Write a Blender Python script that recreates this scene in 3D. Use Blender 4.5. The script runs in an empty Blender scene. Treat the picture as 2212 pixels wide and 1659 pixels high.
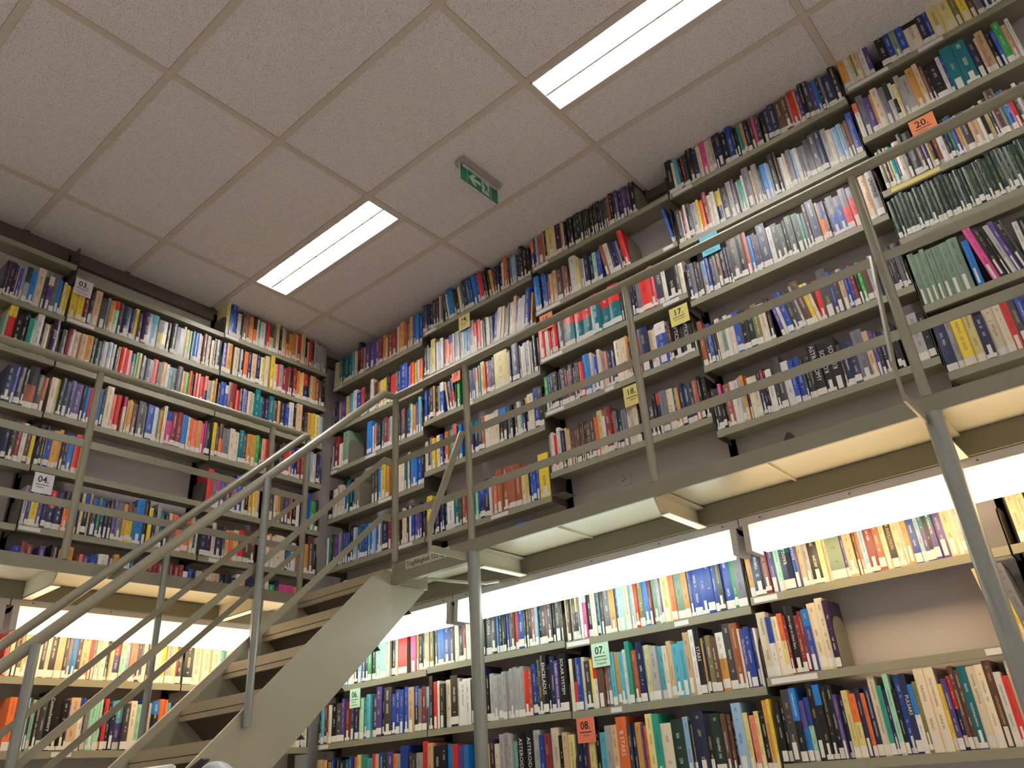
import bpy, bmesh, math, random, re
from mathutils import Matrix, Vector

# ---------------------------------------------------------------- camera, world, exposure
scene = bpy.context.scene
C = scene.collection
FLOOR, CEIL = -1.25, 3.2          # heights relative to the camera
YR, XL = 3.54, -4.62              # right wall plane, left wall plane
FR, FL = 3.35, -4.43              # front edge planes of the right and left shelving

cam_data = bpy.data.cameras.new('camera')
cam = bpy.data.objects.new('camera', cam_data)
C.objects.link(cam)
cam_data.sensor_fit = 'HORIZONTAL'
cam_data.sensor_width = 36.0
cam_data.lens = 36.0 * 1679.51 / 2212
cam_data.clip_start = 0.02
ROT = [(0.758643, 0.648404, -0.063506), (-0.341180, 0.312352, -0.886585), (-0.555029, 0.694268, 0.458186)]
cam.matrix_world = Matrix(((ROT[0][0], -ROT[1][0], -ROT[2][0], 0), (ROT[0][1], -ROT[1][1], -ROT[2][1], 0),
                           (ROT[0][2], -ROT[1][2], -ROT[2][2], 0), (0, 0, 0, 1)))
scene.camera = cam
world = bpy.data.worlds.new('world'); scene.world = world
world.use_nodes = True
world.node_tree.nodes['Background'].inputs[0].default_value = (0.9, 0.95, 1.0, 1)
world.node_tree.nodes['Background'].inputs[1].default_value = 0.02
scene.view_settings.view_transform = 'Standard'
scene.view_settings.look = 'None'
scene.view_settings.gamma = 1.0
scene.view_settings.use_curve_mapping = False
scene.view_settings.exposure = 0.0
scene.cycles.max_bounces = 8
scene.cycles.diffuse_bounces = 5
scene.cycles.caustics_reflective = False
scene.cycles.caustics_refractive = False
TUBE = 84.0                        # ceiling tubes
COOL, WARM = 7.4, 10.6            # lamps under the galleries

# ---------------------------------------------------------------- materials
def lin(c):
    return tuple(((v/255)/12.92 if v/255 <= .04045 else ((v/255+.055)/1.055)**2.4) for v in c)
def mat(name, rgb, rough=.5, metal=0.0, noise=0.0, nscale=30.0, emit=None, strength=0.0, spec=.5, bump=0.0):
    m = bpy.data.materials.new(name); m.use_nodes = True
    nt = m.node_tree; b = nt.nodes['Principled BSDF']
    b.inputs['Base Color'].default_value = (*lin(rgb), 1)
    b.inputs['Roughness'].default_value = rough
    b.inputs['Metallic'].default_value = metal
    b.inputs['Specular IOR Level'].default_value = spec
    if noise or bump:
        tc = nt.nodes.new('ShaderNodeTexCoord'); n = nt.nodes.new('ShaderNodeTexNoise')
        n.inputs['Scale'].default_value = nscale; n.inputs['Detail'].default_value = 4
        nt.links.new(tc.outputs['Object'], n.inputs['Vector'])
        if noise:
            mx = nt.nodes.new('ShaderNodeMix'); mx.data_type = 'RGBA'
            mx.inputs[6].default_value = (*[v*(1-noise) for v in lin(rgb)], 1)
            mx.inputs[7].default_value = (*[min(1, v*(1+noise)) for v in lin(rgb)], 1)
            nt.links.new(n.outputs['Fac'], mx.inputs[0]); nt.links.new(mx.outputs[2], b.inputs['Base Color'])
        if bump:
            bp = nt.nodes.new('ShaderNodeBump'); bp.inputs['Strength'].default_value = bump; bp.inputs['Distance'].default_value = .002
            nt.links.new(n.outputs['Fac'], bp.inputs['Height']); nt.links.new(bp.outputs[0], b.inputs['Normal'])
    if emit:
        b.inputs['Emission Color'].default_value = (*emit, 1); b.inputs['Emission Strength'].default_value = strength
    return m
M = {}
M['wall'] = mat('wall_paint', (198, 191, 190), .9, noise=.05, nscale=6, bump=.1)
M['farwall'] = mat('far_wall_paint', (240, 238, 236), .9)
M['floor'] = mat('floor_vinyl', (222, 219, 214), .6, noise=.08, nscale=12)
M['shelf'] = mat('olive_grey_shelf_paint', (144, 141, 121), .42, noise=.05, nscale=9)
M['upright'] = mat('olive_upright_paint', (86, 82, 70), .5, noise=.05)
M['deck'] = mat('gallery_paint', (128, 123, 105), .5, noise=.06, nscale=6)
M['deckunder'] = mat('gallery_sheet_paint', (184, 178, 156), .38, noise=.04, nscale=5)
M['rail'] = mat('rail_paint', (138, 133, 115), .32, noise=.05, nscale=12)
M['steel'] = mat('bare_steel_tube', (142, 146, 142), .34, metal=.35, noise=.06, nscale=20)
M['stair'] = mat('stair_paint', (160, 155, 136), .4, noise=.05, nscale=5)
M['tread'] = mat('stair_tread_paint', (150, 138, 114), .45, noise=.07, nscale=14)
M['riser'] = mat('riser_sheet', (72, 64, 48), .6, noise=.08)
M['white'] = mat('white_lamp_housing', (212, 208, 212), .4)
M['reflector'] = mat('lamp_reflector', (235, 235, 230), .35)
M['tube'] = mat('fluorescent_tube', (255, 255, 255), .4, emit=(1.0, .965, .92), strength=TUBE)
M['cool'] = mat('opal_diffuser_cool', (255, 255, 255), .4, emit=(.88, 1.0, .90), strength=COOL)
M['warm'] = mat('opal_diffuser_warm', (255, 255, 255), .4, emit=(1.0, .72, .40), strength=WARM)
M['neutral'] = mat('opal_diffuser_neutral', (255, 255, 255), .4, emit=(1.0, .93, .80), strength=WARM*.7)
M['label'] = mat('call_number_paper', (226, 222, 214), .6, noise=.06, nscale=220)
M['strip'] = mat('shelf_label_paper', (225, 222, 222), .5)
M['ink'] = mat('black_ink', (25, 24, 26), .6)
M['ink_soft'] = mat('grey_ink', (112, 108, 100), .6)
M['gold'] = mat('gold_title_foil', (205, 180, 110), .4)
M['title'] = mat('white_title_ink', (228, 226, 220), .5)
M['bookend'] = mat('bookend_grey', (122, 120, 106), .4, noise=.05)
M['grid'] = mat('ceiling_grid_paint', (206, 195, 184), .6, noise=.03)
M['gap'] = mat('dark_gap', (40, 36, 32), .9)
M['green'] = mat('sign_green', (10, 112, 86), .4)
M['pale'] = mat('sign_pale_green', (205, 218, 200), .4)
M['housing'] = mat('sign_housing_plastic', (165, 155, 155), .3)
M['black'] = mat('black_plastic', (22, 22, 26), .4)
M['plastic'] = mat('pale_blue_grey_plastic', (196, 202, 208), .35)
M['ceramic'] = mat('white_ceramic', (225, 218, 215), .25)
M['cable'] = mat('pale_cable', (190, 196, 180), .4)
M['duct'] = mat('dark_duct_paint', (92, 84, 72), .6)
M['wood'] = mat('table_laminate', (190, 170, 140), .5, noise=.06, nscale=8)
CARD = dict(white=(225, 222, 230), yellow=(222, 208, 120), salmon=(228, 118, 88), orange=(235, 140, 90), mint=(190, 226, 200), cyan=(95, 190, 215))
for k, v in CARD.items(): M['card_'+k] = mat('card_'+k, v, .6)

def ceiling_material():
    m = bpy.data.materials.new('perforated_ceiling_tile'); m.use_nodes = True
    nt = m.node_tree; b = nt.nodes['Principled BSDF']; b.inputs['Roughness'].default_value = .95
    tc = nt.nodes.new('ShaderNodeTexCoord')
    fac = None
    for sc, th, st in ((105, .18, (1, 1.9, 1)), (140, .16, (1.8, 1, 1))):
        mp = nt.nodes.new('ShaderNodeMapping'); mp.inputs['Scale'].default_value = st
        nt.links.new(tc.outputs['Object'], mp.inputs[0])
        v = nt.nodes.new('ShaderNodeTexVoronoi'); v.inputs['Scale'].default_value = sc
        nt.links.new(mp.outputs[0], v.inputs['Vector'])
        r = nt.nodes.new('ShaderNodeValToRGB'); r.color_ramp.elements[0].position = th; r.color_ramp.elements[1].position = th+.08
        nt.links.new(v.outputs['Distance'], r.inputs[0])
        if fac is None: fac = r.outputs[0]
        else:
            mu = nt.nodes.new('ShaderNodeMath'); mu.operation = 'MULTIPLY'
            nt.links.new(fac, mu.inputs[0]); nt.links.new(r.outputs[0], mu.inputs[1]); fac = mu.outputs[0]
    mx = nt.nodes.new('ShaderNodeMix'); mx.data_type = 'RGBA'
    mx.inputs[6].default_value = (*lin((84, 76, 74)), 1); mx.inputs[7].default_value = (*lin((234, 226, 228)), 1)
    nt.links.new(fac, mx.inputs[0]); nt.links.new(mx.outputs[2], b.inputs['Base Color'])
    return m
M['ceiling'] = ceiling_material()

def book_material():
    """cover colour from the book itself; illegible title lines printed along the spine"""
    m = bpy.data.materials.new('book_cover'); m.use_nodes = True
    nt = m.node_tree; N, L = nt.nodes.new, nt.links.new
    b = nt.nodes['Principled BSDF']; b.inputs['Roughness'].default_value = .32
    ca = N('ShaderNodeAttribute'); ca.attribute_name = 'cover'
    ta = N('ShaderNodeAttribute'); ta.attribute_name = 'print'
    uv = N('ShaderNodeUVMap'); uv.uv_map = 'UVMap'
    sx = N('ShaderNodeSeparateXYZ'); L(uv.outputs[0], sx.inputs[0])
    def math_(op, a, bb):
        n = N('ShaderNodeMath'); n.operation = op
        for i, x in enumerate((a, bb)):
            if isinstance(x, (int, float)): n.inputs[i].default_value = x
            else: L(x, n.inputs[i])
        return n.outputs[0]
    fr = N('ShaderNodeMath'); fr.operation = 'FRACT'; L(sx.outputs[0], fr.inputs[0])
    off = math_('ABSOLUTE', math_('SUBTRACT', fr.outputs[0], .5), 0)
    band = math_('LESS_THAN', off, .13)
    nz = N('ShaderNodeTexNoise'); nz.inputs['Scale'].default_value = 1; nz.inputs['Detail'].default_value = 1
    mp = N('ShaderNodeMapping'); mp.inputs['Scale'].default_value = (9.0, 135, 1); L(uv.outputs[0], mp.inputs[0]); L(mp.outputs[0], nz.inputs['Vector'])
    glyph = math_('GREATER_THAN', nz.outputs['Fac'], .52)
    nb = N('ShaderNodeTexNoise'); nb.inputs['Scale'].default_value = 1
    mp2 = N('ShaderNodeMapping'); mp2.inputs['Scale'].default_value = (.37, 2.2, 1); L(uv.outputs[0], mp2.inputs[0])
    fl = N('ShaderNodeMath'); fl.operation = 'FLOOR'; L(sx.outputs[0], fl.inputs[0])
    cb = N('ShaderNodeCombineXYZ'); L(math_('MULTIPLY', fl.outputs[0], 7.3), cb.inputs[0]); L(math_('MULTIPLY', sx.outputs[1], 5.0), cb.inputs[1])
    L(cb.outputs[0], nb.inputs['Vector'])
    blk = math_('GREATER_THAN', nb.outputs['Fac'], .5)
    lo = math_('GREATER_THAN', sx.outputs[1], .26); hi = math_('LESS_THAN', sx.outputs[1], .93)
    fac = math_('MULTIPLY', math_('MULTIPLY', band, glyph), math_('MULTIPLY', blk, math_('MULTIPLY', lo, hi)))
    fac = math_('MULTIPLY', fac, math_('MULTIPLY', ta.outputs['Alpha'], .85))
    mx = N('ShaderNodeMix'); mx.data_type = 'RGBA'
    L(fac, mx.inputs[0]); L(ca.outputs['Color'], mx.inputs[6]); L(ta.outputs['Color'], mx.inputs[7])
    L(mx.outputs[2], b.inputs['Base Color'])
    return m
M['book'] = book_material()

# ---------------------------------------------------------------- mesh helpers
class MB:
    def __init__(s): s.v, s.f, s.sm = [], [], []
    def add(s, vs, fs, smooth=False):
        o = len(s.v); s.v += [tuple(v) for v in vs]; s.f += [tuple(i+o for i in f) for f in fs]; s.sm += [smooth]*len(fs); return s
    def box(s, x0, x1, y0, y1, z0, z1):
        return s.add([(x, y, z) for z in (z0, z1) for y in (y0, y1) for x in (x0, x1)],
                     [(0, 2, 3, 1), (4, 5, 7, 6), (0, 1, 5, 4), (2, 6, 7, 3), (0, 4, 6, 2), (1, 3, 7, 5)])
    def prism(s, poly, ax, a, b):
        """polygon in the plane across axis ax, extruded from a to b"""
        def P(p, t):
            return {'x': (t, p[0], p[1]), 'y': (p[0], t, p[1]), 'z': (p[0], p[1], t)}[ax]
        n = len(poly); vs = [P(p, a) for p in poly]+[P(p, b) for p in poly]
        return s.add(vs, [tuple(range(n))[::-1], tuple(range(n, 2*n))]+[(i, (i+1) % n, n+(i+1) % n, n+i) for i in range(n)])
    def tube(s, pts, r, n=14):
        pts = [Vector(p) for p in pts]; k = len(pts); vs = []
        for i, p in enumerate(pts):
            d = ((pts[min(i+1, k-1)]-p).normalized()+(p-pts[max(i-1, 0)]).normalized())
            d.normalize()
            a = d.cross(Vector((0, 0, 1)));  a = d.cross(Vector((0, 1, 0))) if a.length < .2 else a
            a.normalize(); b = d.cross(a)
            e = 1.0
            if 0 < i < k-1:
                e = 1/max(.5, (pts[i+1]-p).normalized().dot(d))
            for j in range(n):
                t = 2*math.pi*j/n; vs.append(p+a*math.cos(t)*r*1.0+b*math.sin(t)*r*(e if i not in (0, k-1) else 1))
        fs = [(i*n+j, i*n+(j+1) % n, (i+1)*n+(j+1) % n, (i+1)*n+j) for i in range(k-1) for j in range(n)]
        s.add(vs, fs, True)
        return s.add([vs[j] for j in range(n)]+[vs[(k-1)*n+j] for j in range(n)], [tuple(range(n))[::-1], tuple(range(n, 2*n))])
    def strip(s, pts, wdir, w, t):
        """flat bar: pts polyline, wdir width direction, w width, t thickness"""
        pts = [Vector(p) for p in pts]; wd = Vector(wdir).normalized(); k = len(pts); vs = []
        for i, p in enumerate(pts):
            d = (pts[min(i+1, k-1)]-pts[max(i-1, 0)]).normalized(); nn = d.cross(wd).normalized()
            for a, b in ((-1, -1), (1, -1), (1, 1), (-1, 1)): vs.append(p+wd*a*w/2+nn*b*t/2)
        fs = [(i*4+j, i*4+(j+1) % 4, (i+1)*4+(j+1) % 4, (i+1)*4+j) for i in range(k-1) for j in range(4)]
        fs += [(3, 2, 1, 0), tuple((k-1)*4+j for j in range(4))]
        return s.add(vs, fs)
    def mesh(s, name, m):
        me = bpy.data.meshes.new(name); me.from_pydata(s.v, [], s.f); me.update()
        bm = bmesh.new(); bm.from_mesh(me); bmesh.ops.recalc_face_normals(bm, faces=bm.faces); bm.to_mesh(me); bm.free()
        me.polygons.foreach_set('use_smooth', s.sm)
        me.materials.append(m); return me
    def build(s, name, m, parent=None, loc=(0, 0, 0), rz=0.0, bevel=0):
        o = bpy.data.objects.new(name, s.mesh(name, m)); C.objects.link(o)
        o.location = loc; o.rotation_euler = (0, 0, rz)
        if parent: o.parent = parent
        if bevel:
            b = o.modifiers.new('bevel', 'BEVEL'); b.width = bevel; b.segments = 2; b.limit_method = 'ANGLE'
        return o
def tag(o, label=None, cat=None, group=None, kind=None):
    if label: o['label'] = label
    if cat: o['category'] = cat
    if group: o['group'] = group
    if kind: o['kind'] = kind
    return o
def thing(name, label, cat, loc=(0, 0, 0), rz=0.0, group=None):
    o = bpy.data.objects.new(name, None); C.objects.link(o); o.empty_display_size = .05
    o.location = loc; o.rotation_euler = (0, 0, rz)
    return tag(o, label, cat, group)
FONT = {}
def text_mesh(body, size, m, name='title', align='CENTER', bold=0.0):
    key = (body, round(size, 4), m.name, align, bold)
    if key in FONT: return FONT[key]
    cu = bpy.data.curves.new('lettering', 'FONT'); cu.body = body; cu.size = size; cu.extrude = .0003
    cu.align_x = align; cu.align_y = 'CENTER'; cu.resolution_u = 2; cu.offset = bold
    o = bpy.data.objects.new('lettering', cu); C.objects.link(o)
    dg = bpy.context.evaluated_depsgraph_get()
    me = bpy.data.meshes.new_from_object(o.evaluated_get(dg)); me.name = name
    me.materials.clear(); me.materials.append(m)
    bpy.data.objects.remove(o); bpy.data.curves.remove(cu)
    FONT[key] = me; return me
def W(wall):            # local frame of a shelving wall: u along it, v into it, z up
    return ((0, FR, 0), 0.0) if wall == 'R' else ((FL, 0, 0), math.pi/2)
def Wp(wall, u, v, z):
    return (u, FR+v, z) if wall == 'R' else (FL-v, u, z)

# ---------------------------------------------------------------- the room
X1, Y0 = 6.4, -5.2
def struct(name, mb, m, parent=None):
    return tag(mb.build(name, m, parent), kind='structure')
struct('floor', MB().box(XL-.1, X1+.1, Y0-.1, YR+.1, FLOOR-.1, FLOOR), M['floor'])
struct('wall_right', MB().box(XL-.1, X1+.1, YR, YR+.1, FLOOR, CEIL+.12), M['wall'])
struct('wall_left', MB().box(XL-.1, XL, Y0, YR, FLOOR, CEIL+.12), M['wall'])
struct('wall_back', MB().box(XL-.1, X1+.1, Y0-.1, Y0, FLOOR, CEIL+.12), M['farwall'])
struct('wall_near', MB().box(X1, X1+.1, Y0, YR, FLOOR, CEIL+.12), M['farwall'])
GX = [-4.10+1.23*i for i in range(-1, 9)]
GY = [2.335+.625*i for i in range(-13, 3)]
LAMPS = [(i, j) for i in (1, 3, 5, 7) for j in (13, 8, 3)]    # grid cells that hold a troffer
ceil = MB()
for i in range(len(GX)-1):
    for j in range(len(GY)-1):
        x0, x1 = max(GX[i], XL), min(GX[i+1], X1); y0, y1 = max(GY[j], Y0), min(GY[j+1], YR)
        if x1 <= x0 or y1 <= y0: continue
        if (i, j) in LAMPS: y0 += .29
        ceil.box(x0+.0195, x1-.0195, y0+.0195, y1-.0195, CEIL+.004, CEIL+.02)
ceil.box(XL, X1, Y0, YR, CEIL+.11, CEIL+.12)
struct('ceiling', ceil, M['ceiling'])
grid = MB()
for x in GX[1:]: grid.box(x-.018, x+.018, Y0, YR-.06, CEIL-.001, CEIL+.012)
for y in GY: grid.box(XL+.06, X1, y-.018, y+.018, CEIL-.002, CEIL+.011)
for (i, j) in LAMPS: grid.box(GX[i], GX[i+1], GY[j]+.272, GY[j]+.308, CEIL-.002, CEIL+.011)
struct('trim_1', grid, M['grid'])
struct('trim_2', MB().box(XL, XL+.035, Y0, YR, CEIL-.085, CEIL+.003).box(XL, X1, YR-.035, YR, CEIL-.06, CEIL+.003), M['duct'])

# ---------------------------------------------------------------- ceiling lamps
def troffer(i, j, label):
    x0, x1 = GX[i]+.018, GX[i+1]-.018; y0, y1 = GY[j]+.018, GY[j]+.272
    t = thing('ceiling_lamp', label, 'ceiling lamp', ((x0+x1)/2, (y0+y1)/2, CEIL), group='recessed twin-tube ceiling lamps')
    hx, hy = (x1-x0)/2, (y1-y0)/2
    f = MB()
    f.box(-hx, hx, -hy, -hy+.008, -.003, .07).box(-hx, hx, hy-.008, hy, -.003, .07)
    f.box(-hx, -hx+.008, -hy, hy, -.003, .07).box(hx-.008, hx, -hy, hy, -.003, .07)
    f.build('frame', M['white'], t)
    r = MB(); n = 8
    for c in (-hy/2, hy/2):
        w = hy/2-.006; vs = []
        for k in range(n+1):
            a = -1+2*k/n
            for xx in (-hx+.008, hx-.008): vs.append((xx, c+a*w, .062-.05*a*a))
        r.add(vs, [(2*k, 2*k+1, 2*k+3, 2*k+2) for k in range(n)], True)
    r.box(-hx+.008, hx-.008, -.006, .006, .003, .014)
    r.build('reflector', M['reflector'], t)
    for k in range(11):
        x = -hx+.13+(2*hx-.26)*k/10
        MB().prism([(-hy+.01, .004), (hy-.01, .004), (hy-.014, .02), (hy/2+.02, .024), (hy/2-.02, .024), (.006, .016), (-.006, .016), (-hy/2+.02, .024), (-hy/2-.02, .024), (-hy+.014, .02)], 'x', x-.0012, x+.0012).build('louvre_blade', M['reflector'], t)
    for c in (-hy/2, hy/2):
        MB().tube([(-hx+.07, c, .036), (hx-.07, c, .036)], .013, 12).build('tube', M['tube'], t)
    return t
names = {(1, 13): 'bright recessed twin-tube ceiling lamp above the corner staircase, the farther one',
         (3, 13): 'bright recessed twin-tube ceiling lamp at the upper edge, the nearer one'}
CO = {1: 'first', 3: 'second', 5: 'third', 7: 'fourth'}; RO = {13: 'along the right wall', 8: 'in the middle of the room', 3: 'at the back of the room'}
for (i, j) in LAMPS:
    troffer(i, j, names.get((i, j), 'ceiling lamp, %s from the left in the row %s' % (CO[i], RO[j])))

# ---------------------------------------------------------------- exit sign
ex = -2.255
t = thing('exit_sign', 'green emergency exit sign with arrow and running figure hanging from the ceiling', 'exit sign', (ex, 2.648, CEIL))
MB().box(-.036, .036, -.165, .165, -.036, 0).build('housing', M['housing'], t, bevel=.006)
MB().box(-.012, .012, -.14, .15, -.046, -.036).build('lamp_cover', M['white'], t)
pan = MB().box(-.003, .003, -.162, .160, -.142, -.04).build('panel', M['green'], t)
MB().box(.0031, .0042, -.103, -.100, -.142, -.04).box(.0031, .0042, .098, .101, -.142, -.04).box(-.0032, .0042, -.164, -.161, -.142, -.04).box(-.0032, .0042, .16, .163, -.142, -.04).build('divider_line', M['pale'], pan)
arrow = [(-.090, -.091), (-.050, -.053), (-.024, -.053), (-.052, -.080), (.010, -.080), (.010, -.102), (-.052, -.102), (-.024, -.129), (-.050, -.129)]
MB().prism(arrow, 'x', .0031, .0045).build('arrow', M['pale'], pan)
MB().box(.0031, .0042, .02, .085, -.136, -.044).build('doorway', M['pale'], pan)
fig = MB()
def limb(a, b, w):
    a, b = Vector(a), Vector(b); d = (b-a).normalized(); n = Vector((-d.y, d.x))*w/2
    fig.prism([tuple(a-n), tuple(b-n), tuple(b+n), tuple(a+n)], 'x', .0042, .0056)
limb((.050, -.066), (.056, -.092), .012); limb((.056, -.092), (.044, -.108), .008); limb((.044, -.108), (.046, -.128), .007)
limb((.058, -.092), (.068, -.110), .008); limb((.068, -.110), (.083, -.118), .006)
limb((.048, -.068), (.034, -.076), .006); limb((.034, -.076), (.026, -.070), .005); limb((.054, -.069), (.066, -.078), .006); limb((.066, -.078), (.072, -.09), .005)
fig.prism([(.042+.006*math.cos(a*math.pi/4), -.055+.006*math.sin(a*math.pi/4)) for a in range(8)], 'x', .0042, .0056)
fig.build('running_figure', M['green'], pan)

# ---------------------------------------------------------------- galleries
DY, DX = 2.67, -3.75              # front edges of the right and left galleries
XE = 2.9
gw = thing('gallery_walkway', 'olive grey steel walkway along the right wall carrying the upper bookcases', 'walkway', (-1, 3, 1.0))
def put(mb, name, m, root, **k):   # build in world coordinates under a root
    o = mb.build(name, m, root, **k); o.location = Vector(o.location)-root.location; return o
put(MB().box(-3.0, XE, DY, DY+.012, .99, 1.05).box(-3.0, XE, DY+.012, DY+.03, 1.036, 1.05), 'front_edge', M['deck'], gw)
put(MB().box(-3.0, -2.46, DY-.016, DY+.02, .943, .993).box(-3.002, -2.985, DY-.004, 2.9, .945, 1.05), 'edge_beam', M['deck'], gw)
put(MB().box(-4.43, XE, DY+.03, FR-.005, 1.022, 1.034).box(-4.43, -3.0, DY, DY+.03, 1.022, 1.034), 'deck_plate', M['deckunder'], gw)
put(MB().box(-4.43, XE, 3.035, 3.06, .932, 1.02), 'rear_beam', M['deck'], gw)
def bracket_mesh(ax, c, a0, a1, a2):
    poly = [(a0, .99), (a0+(a1-a0)*.1, .93), (a1, .926), (a1, 1.02), (a0, 1.02)]
    b = MB().prism(poly, ax, c-.02, c-.014)
    lo = sorted((a0+(a1-a0)*.1, a1))
    if ax == 'x': b.box(c-.02, c+.02, lo[0], lo[1], .925, .931); b.box(c-.02, c+.02, lo[0], lo[1], 1.008, 1.014)
    else: b.box(lo[0], lo[1], c-.02, c+.02, .925, .931); b.box(lo[0], lo[1], c-.02, c+.02, 1.008, 1.014)
    return b
for x in (-2.44, -1.44, -.41, .62, 1.64):
    put(bracket_mesh('x', x, 2.685, 3.035, 0), 'bracket', M['deckunder'], gw)
for x in (-2.0, -1.0, .1, 1.1):
    put(MB().box(x-.004, x+.004, DY+.03, 3.03, 1.012, 1.022), 'seam', M['deckunder'], gw)
lab = put(MB().box(-2.905, -2.592, DY-.0025, DY, 1.0, 1.05), 'load_plate', M['deckunder'], gw)
lo = bpy.data.objects.new('lettering', text_mesh('Tragf\u00e4higkeit 125 kg', .036, M['ink'], 'lettering', 'LEFT')); C.objects.link(lo)
lo.parent = lab; lo.location = (-2.897, DY-.003, 1.025); lo.rotation_euler = (math.pi/2, 0, 0); lo.scale = (.9, 1, 1)

gl = thing('gallery_walkway', 'olive grey steel walkway along the left wall behind the stair rails', 'walkway', (-4, 1, 1.0))
YB = -3.5
put(MB().box(DX-.012, DX, YB, 2.66, .975, 1.035).box(DX-.03, DX-.012, YB, 2.66, 1.021, 1.035), 'front_edge', M['deck'], gl)
put(MB().box(FL+.005, DX-.03, YB, 2.668, 1.008, 1.02), 'deck_plate', M['deckunder'], gl)
put(MB().box(-4.15, -4.125, YB, 3.03, .925, 1.006), 'rear_beam', M['deck'], gl)
for y in (-.68, .34, 1.38, 2.39):
    put(bracket_mesh('y', y, DX-.015, -4.12, 0), 'bracket', M['deckunder'], gl)

# railings on the galleries
def railing(label, ax, at, lo, hi, posts, zb, dz=0.0):
    r = thing('railing', label, 'railing', (at, (lo+hi)/2, 1.04) if ax == 'y' else ((lo+hi)/2, at, 1.04))
    P = (lambda s, z, o=0: (at+o, s, z)) if ax == 'y' else (lambda s, z, o=0: (s, at+o, z))
    wd = (0, 0, 1)
    put(MB().tube([P(lo, 2.015+dz), P(hi, 2.015+dz)], .021), 'handrail', M['rail'], r)
    for z in (1.61, 1.30):
        put(MB().strip([P(lo, z+dz), P(hi, z+dz)], wd, .038, .006), 'rail_bar', M['rail'], r)
    for s in posts:
        put(MB().tube([P(s, zb), P(s, 2.0+dz)], .0175), 'post', M['rail'], r)
    return r
rr = railing('olive grey tube railing with two flat bars along the right gallery', 'x', DY+.012, -3.0, XE, (-3.0, -2.455, -1.44, -.40, .62, 1.64), 1.05)
put(MB().tube([(-3.0, DY+.012, .99), (-3.0, DY+.012, 1.06)], .0175), 'post_foot', M['rail'], rr)
for x in (-2.47, -.42):
    put(MB().strip([(x, 2.655, 1.605), (x, 2.42, 1.08), (x, 2.415, .968), (x, 2.66, .968)], (1, 0, 0), .008, .036), 'brace', M['rail'], rr)
rl = railing('olive grey tube railing with two flat bars along the left gallery', 'y', DX-.008, YB, 2.64, (-.68, .34, 1.372, 2.385, 2.64), 1.035, -.01)

# columns under the gallery
for x, l in ((-2.452, 'round steel column under the right gallery left of the mint and salmon signs'), (-.40, 'round steel column under the right gallery by the leaning lower books')):
    tag(MB().tube([(x, DY+.014, FLOOR), (x, DY+.014, .99)], .030, 20).build('support_column', M['steel']), l, 'column')
tag(MB().tube([(DX-.02, 2.39, FLOOR), (DX-.02, 2.39, .975)], .030, 20).build('support_column', M['rail']), 'round steel column under the left gallery behind the stair posts', 'column')
tag(MB().tube([(DX-.02, .34, FLOOR), (DX-.02, .34, .975)], .030, 20).build('support_column', M['rail']), 'round steel column under the left gallery outside the picture', 'column')

# ---------------------------------------------------------------- staircase
SR, SLx = -3.0, -3.73
SL = .951
def zt(y): return .95*(y-1.84)+.25
stair = thing('staircase', 'narrow steel staircase with closed risers climbing to the upper gallery corner', 'staircase', (-3.36, 0, FLOOR))
ybot = 1.84+(FLOOR-.25)/.95
side = [(ybot-.05, FLOOR), (ybot+.32, FLOOR), (2.892, .94), (2.76, 1.02), (2.60, .993), (2.535, zt(2.535)+.06)]
for x0, x1 in ((SR-.008, SR), (SLx, SLx+.008)):
    s = MB().prism(side, 'x', x0, x1)
    o = SR if x0 > -3.4 else SLx-.004          # folded edge along the top
    s.prism([(ybot-.05, FLOOR), (2.535, zt(2.535)+.06), (2.535, zt(2.535)), (ybot+.013, FLOOR)], 'x', o, o+.004)
    put(s, 'stringer', M['stair'], stair)
k = 0
a, b = SLx+.009, SR-.009
while True:
    y, z = 1.79+.205*k, .236+.195*k
    if z < FLOOR+.05: break
    t = MB().box(a, b, y, y+.235, z-.03, z)
    t.box(a, b, y, y+.018, z-.043, z-.03).box(a, b, y+.010, y+.018, z-.048, z-.042).box(a, b, y+.001, y+.018, z-.070, z-.047)
    put(t, 'tread', M['tread'], stair)
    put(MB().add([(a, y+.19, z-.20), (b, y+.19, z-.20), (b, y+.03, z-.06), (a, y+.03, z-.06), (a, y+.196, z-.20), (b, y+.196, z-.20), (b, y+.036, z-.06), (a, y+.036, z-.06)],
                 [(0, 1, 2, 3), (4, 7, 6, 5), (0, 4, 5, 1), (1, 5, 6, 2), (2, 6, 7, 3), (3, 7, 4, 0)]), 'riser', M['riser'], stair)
    k -= 1
for k in (1, 2, 3, 4):
    y, z = 1.79+.205*k, .236+.195*k
    t = MB().box(a, b, y, y+.235 if k < 4 else 2.669, z-.03, z)
    t.box(a, b, y, y+.018, z-.043, z-.03).box(a, b, y+.010, y+.018, z-.048, z-.042).box(a, b, y+.001, y+.018, z-.070, z-.047)
    put(t, 'tread', M['tread'], stair)
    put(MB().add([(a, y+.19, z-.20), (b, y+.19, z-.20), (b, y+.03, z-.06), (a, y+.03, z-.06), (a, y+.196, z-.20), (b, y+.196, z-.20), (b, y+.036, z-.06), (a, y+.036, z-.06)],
                 [(0, 1, 2, 3), (4, 7, 6, 5), (0, 4, 5, 1), (1, 5, 6, 2), (2, 6, 7, 3), (3, 7, 4, 0)]), 'riser', M['riser'], stair)

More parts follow.
